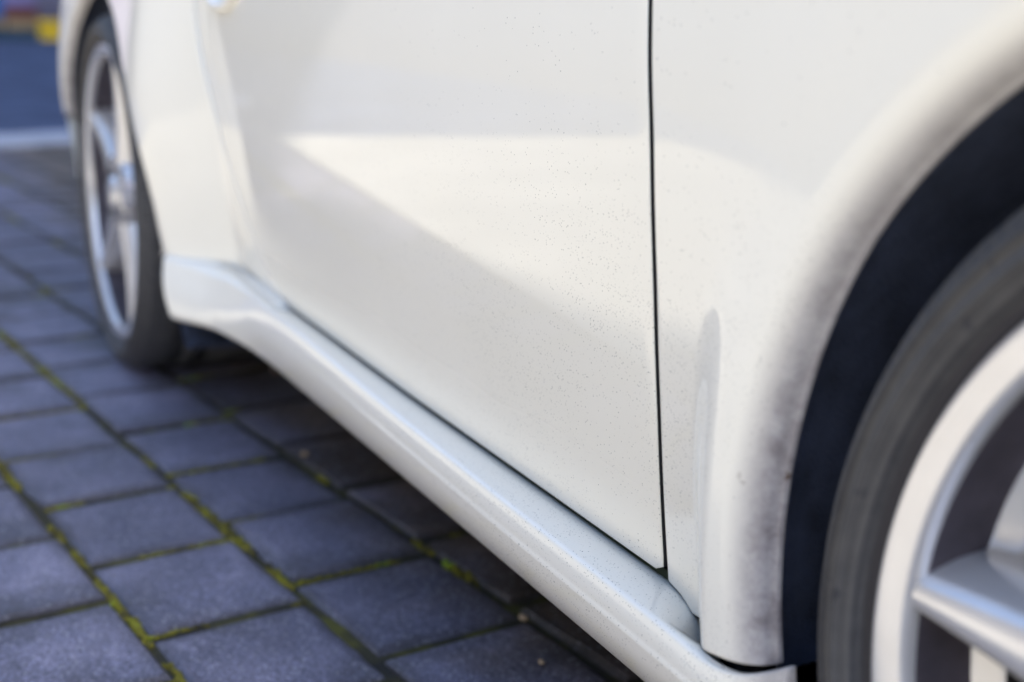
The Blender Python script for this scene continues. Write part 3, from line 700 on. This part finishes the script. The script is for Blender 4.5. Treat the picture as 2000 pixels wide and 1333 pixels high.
sheet('rear_deck', deck, 'paint')
def cab(x): # inner half width and roof height of the cabin
    return lerp_tab([(-2.15, .10), (-1.5, .23), (-1.1, .25), (-.53, .10)], x), lerp_tab([(-2.15, .99), (-1.7, 1.17), (-1.3, 1.26), (-1.05, 1.25), (-.53, .97)], x)
def roofsheet(x0, x1):
    def f(u, v):
        x = x0 + (x1 - x0) * u; yi, zr = cab(x); yl = yi + .01; y = yl + (WIDTH - 2 * yl) * v; return (x, y, zr - 0.05 + 0.06 * math.sin(math.pi * v) ** 0.6)
    return f
sheet('windscreen', roofsheet(-0.98, -0.50), 'glass'); sheet('roof', roofsheet(-1.62, -0.98), 'paint'); sheet('rear_window', roofsheet(-2.16, -1.62), 'glass')
def sidew(m_):
    def f(u, v):
        x = -2.12 + 1.60 * u; yi, zr = cab(x); zb = lerp_tab(RT + FT, x); yb = float(S(x, zb)) + .012; y = yb + (yi + .012 - yb) * v; return (x, y if not m_ else WIDTH - y, zb + (zr - .047 - zb) * v)
    return f
sheet('side_window', sidew(False), 'glass'); sheet('side_window', sidew(True), 'glass')
def fbump(u, v):
    zz = 0.20 + 0.51 * v; bul = 0.06 * math.sin(math.pi * v) 
    y0 = float(S(0.52, max(zz, .3))); t = -1 + 2 * u; y = y0 + (WIDTH - 2 * y0) * u; return (0.50 + 0.34 * (1 - abs(t) ** 3) + bul * (1 - abs(t) ** 6), y, zz)
sheet('front_bumper', fbump, 'paint', 40, 14)
def rbump(u, v):
    zz = 0.30 + 0.52 * v; t = -1 + 2 * u; x0 = lerp_tab([(.30, -2.52), (.40, -2.54), (.46, -2.62), (.56, -2.79), (.68, -2.84), (.82, -2.80)], zz)
    y0 = float(S(x0, max(zz, .3))) + .004; y = y0 + (WIDTH - 2 * y0) * u; return (x0 - 0.16 * (1 - abs(t) ** 3), y, zz)
sheet('rear_bumper', rbump, 'paint', 40, 14)

# ------------------------------------------------------------------ little stones on the paving
def pebble(px_, py_, r, label):
    bm = bmesh.new(); bmesh.ops.create_icosphere(bm, subdivisions=2, radius=r)
    for v in bm.verts: v.co *= 1 + 0.22 * mn.noise(v.co * 180 + Vector((px_, 0, 0)))
    bmesh.ops.scale(bm, vec=(1.25, 0.9, 0.62), verts=bm.verts); bmesh.ops.translate(bm, vec=(px_, py_, 0.0005 + r * 0.5), verts=bm.verts)
    return tag(bmobj('pebble', bm, 'pebble', None, True), label, 'stone')
pebble(-1.572, 0.108, 0.0058, 'small tan pebble lying in the mossy joint beside the side skirt')
pebble(-0.952, 0.158, 0.0050, 'pale tan crumb of stone at a joint corner under the side skirt')
pebble(-0.853, 0.130, 0.0036, 'tiny pale pebble on a dark paver under the side skirt')
# ------------------------------------------------------------------ things far behind the car
def crate(x, y, z, lx_, ly_, h, mat, label, name='crate'):
    c = empty(name, (x, y, z), label, 'crate'); t = 0.02
    def b(n, lo, hi): bm = bmesh.new(); boxbm(bm, lo, hi, 0.004); return bmobj(n, bm, mat, c)
    b('base', (-lx_ / 2 + t, -ly_ / 2 + t, 0.0), (lx_ / 2 - t, ly_ / 2 - t, t))
    for s in (-1, 1):
        b('end_panel', (s * lx_ / 2 - t / 2, -ly_ / 2 + t / 2 + .002, 0), (s * lx_ / 2 + t / 2, ly_ / 2 - t / 2 - .002, h * .82))
        b('side_panel', (-lx_ / 2 - t / 2, s * ly_ / 2 - t / 2, 0), (lx_ / 2 + t / 2, s * ly_ / 2 + t / 2, h * .82))
    for s in (-1, 1):
        b('rim', (-lx_ / 2 - .02, s * (ly_ / 2 + .004) - .014, h * .82 + .001), (lx_ / 2 + .02, s * (ly_ / 2 + .004) + .014, h))
        b('rim', (s * (lx_ / 2 + .006) - .014, -ly_ / 2 + .012, h * .82 + .001), (s * (lx_ / 2 + .006) + .014, ly_ / 2 - .012, h))
    return c
XB = -21.0
crate(XB + .6, 2.46, 0, .36, .50, .27, 'yellow', 'bright yellow open crate on the road against the grey wall')
crate(XB + .3, 1.80, 0.0, .40, 1.10, .14, 'teal', 'long dark teal trough lowest in the pile of crates')
crate(XB + .3, 1.56, 0.14, .34, .34, .14, 'tan', 'tan crate stacked on the teal trough beside the kerb')
crate(XB + .3, 1.98, 0.14, .34, .40, .15, 'tan', 'tan crate on the teal trough under the dark red crate')
crate(XB + .3, 1.97, 0.29, .34, .44, .17, 'red', 'dark red crate on top of a tan crate')
crate(XB + .28, 1.55, 0.28, .34, .42, .30, 'blue', 'tall blue crate stacked beside the dark red crate')
crate(XB + .3, 1.97, 0.46, .32, .40, .18, 'lilac', 'pale lilac crate topmost on the dark red crate')
def house(name, lo, hi, wall, label, wins, face):
    h = empty(name, (0, 0, 0), label, 'building')
    box('wall', lo, hi, wall, h)
    box('roof', (lo[0] - .3, lo[1] - .3, hi[2] + .002), (hi[0] + .3, hi[1] + .3, hi[2] + .25), 'roof', h)
    for (a0, a1, z0, z1) in wins:
        if face in ('y-', 'y+'):
            y = lo[1] if face == 'y-' else hi[1]; s = -1 if face == 'y-' else 1
            w = box('window', (a0, min(y + s * .002, y + s * .05), z0), (a1, max(y + s * .002, y + s * .05), z1), 'frame', h)
            ya, yb = sorted((y + s * .052, y + s * .06)); mid = (a0 + a1) / 2
            box('pane', (a0 + .07, ya, z0 + .07), (mid - .03, yb, z1 - .07), 'glass', w); box('pane', (mid + .03, ya, z0 + .07), (a1 - .07, yb, z1 - .07), 'glass', w)
        else:
            x = hi[0]; w = box('window', (x + .002, a0, z0), (x + .05, a1, z1), 'frame', h); mid = (a0 + a1) / 2
            box('pane', (x + .052, a0 + .07, z0 + .07), (x + .06, mid - .03, z1 - .07), 'glass', w); box('pane', (x + .052, mid + .03, z0 + .07), (x + .06, a1 - .07, z1 - .07), 'glass', w)
    return h
house('house', (XB - 8, -9, -0.05), (XB - 0.4, 2.95, 6.0), 'greywall', 'mauve grey house wall behind the stacked crates', [(-7, -5.6, 1.2, 2.6), (-3, -1.6, 1.2, 2.6), (-7, -5.6, 3.8, 5.2), (-3, -1.6, 3.8, 5.2), (0.4, 1.8, 3.8, 5.2)], 'x')
house('house', (-20.6, 3.0, -0.05), (5.85, 11.0, 16.0), 'brick', 'unseen tall brown building added to shade the car', [(x, x + 1.4, z, z + 1.6) for x in (-18, -14, -10, -6, -2, 2) for z in (1.2, 4.4, 7.6)], 'y-')  # added out of view so that the car and paving stand in shade
house('house', (6.2, 3.0, -0.05), (24, 11.0, 8.46), 'brick', 'unseen lower brown building sized to set the shade edge', [(x, x + 1.4, z, z + 1.6) for x in (8, 12, 16, 20) for z in (1.2, 4.4)], 'y-')  # added out of view; its height sets where the shade edge falls
house('house', (6.2, 3.47, 8.72), (7.75, 10.9, 17.0), 'brick', 'unseen tower added on the lower brown building to cut the sun', [(6.4, 7.5, 10.0, 11.6), (6.4, 7.5, 13.0, 14.6)], 'y-')  # added out of view to trim the sunlit patch mirrored in the door
gw = empty('garden_wall', (0, -2.9, 0), 'grey white plastered garden wall facing the open side of the car', 'wall')
box('wall_face', (-14, -0.15, -0.05), (14, 0.15, 2.2), 'plaster', gw); box('coping', (-14.05, -0.21, 2.202), (14.05, 0.21, 2.27), 'concrete', gw)
print('pavers', nind)
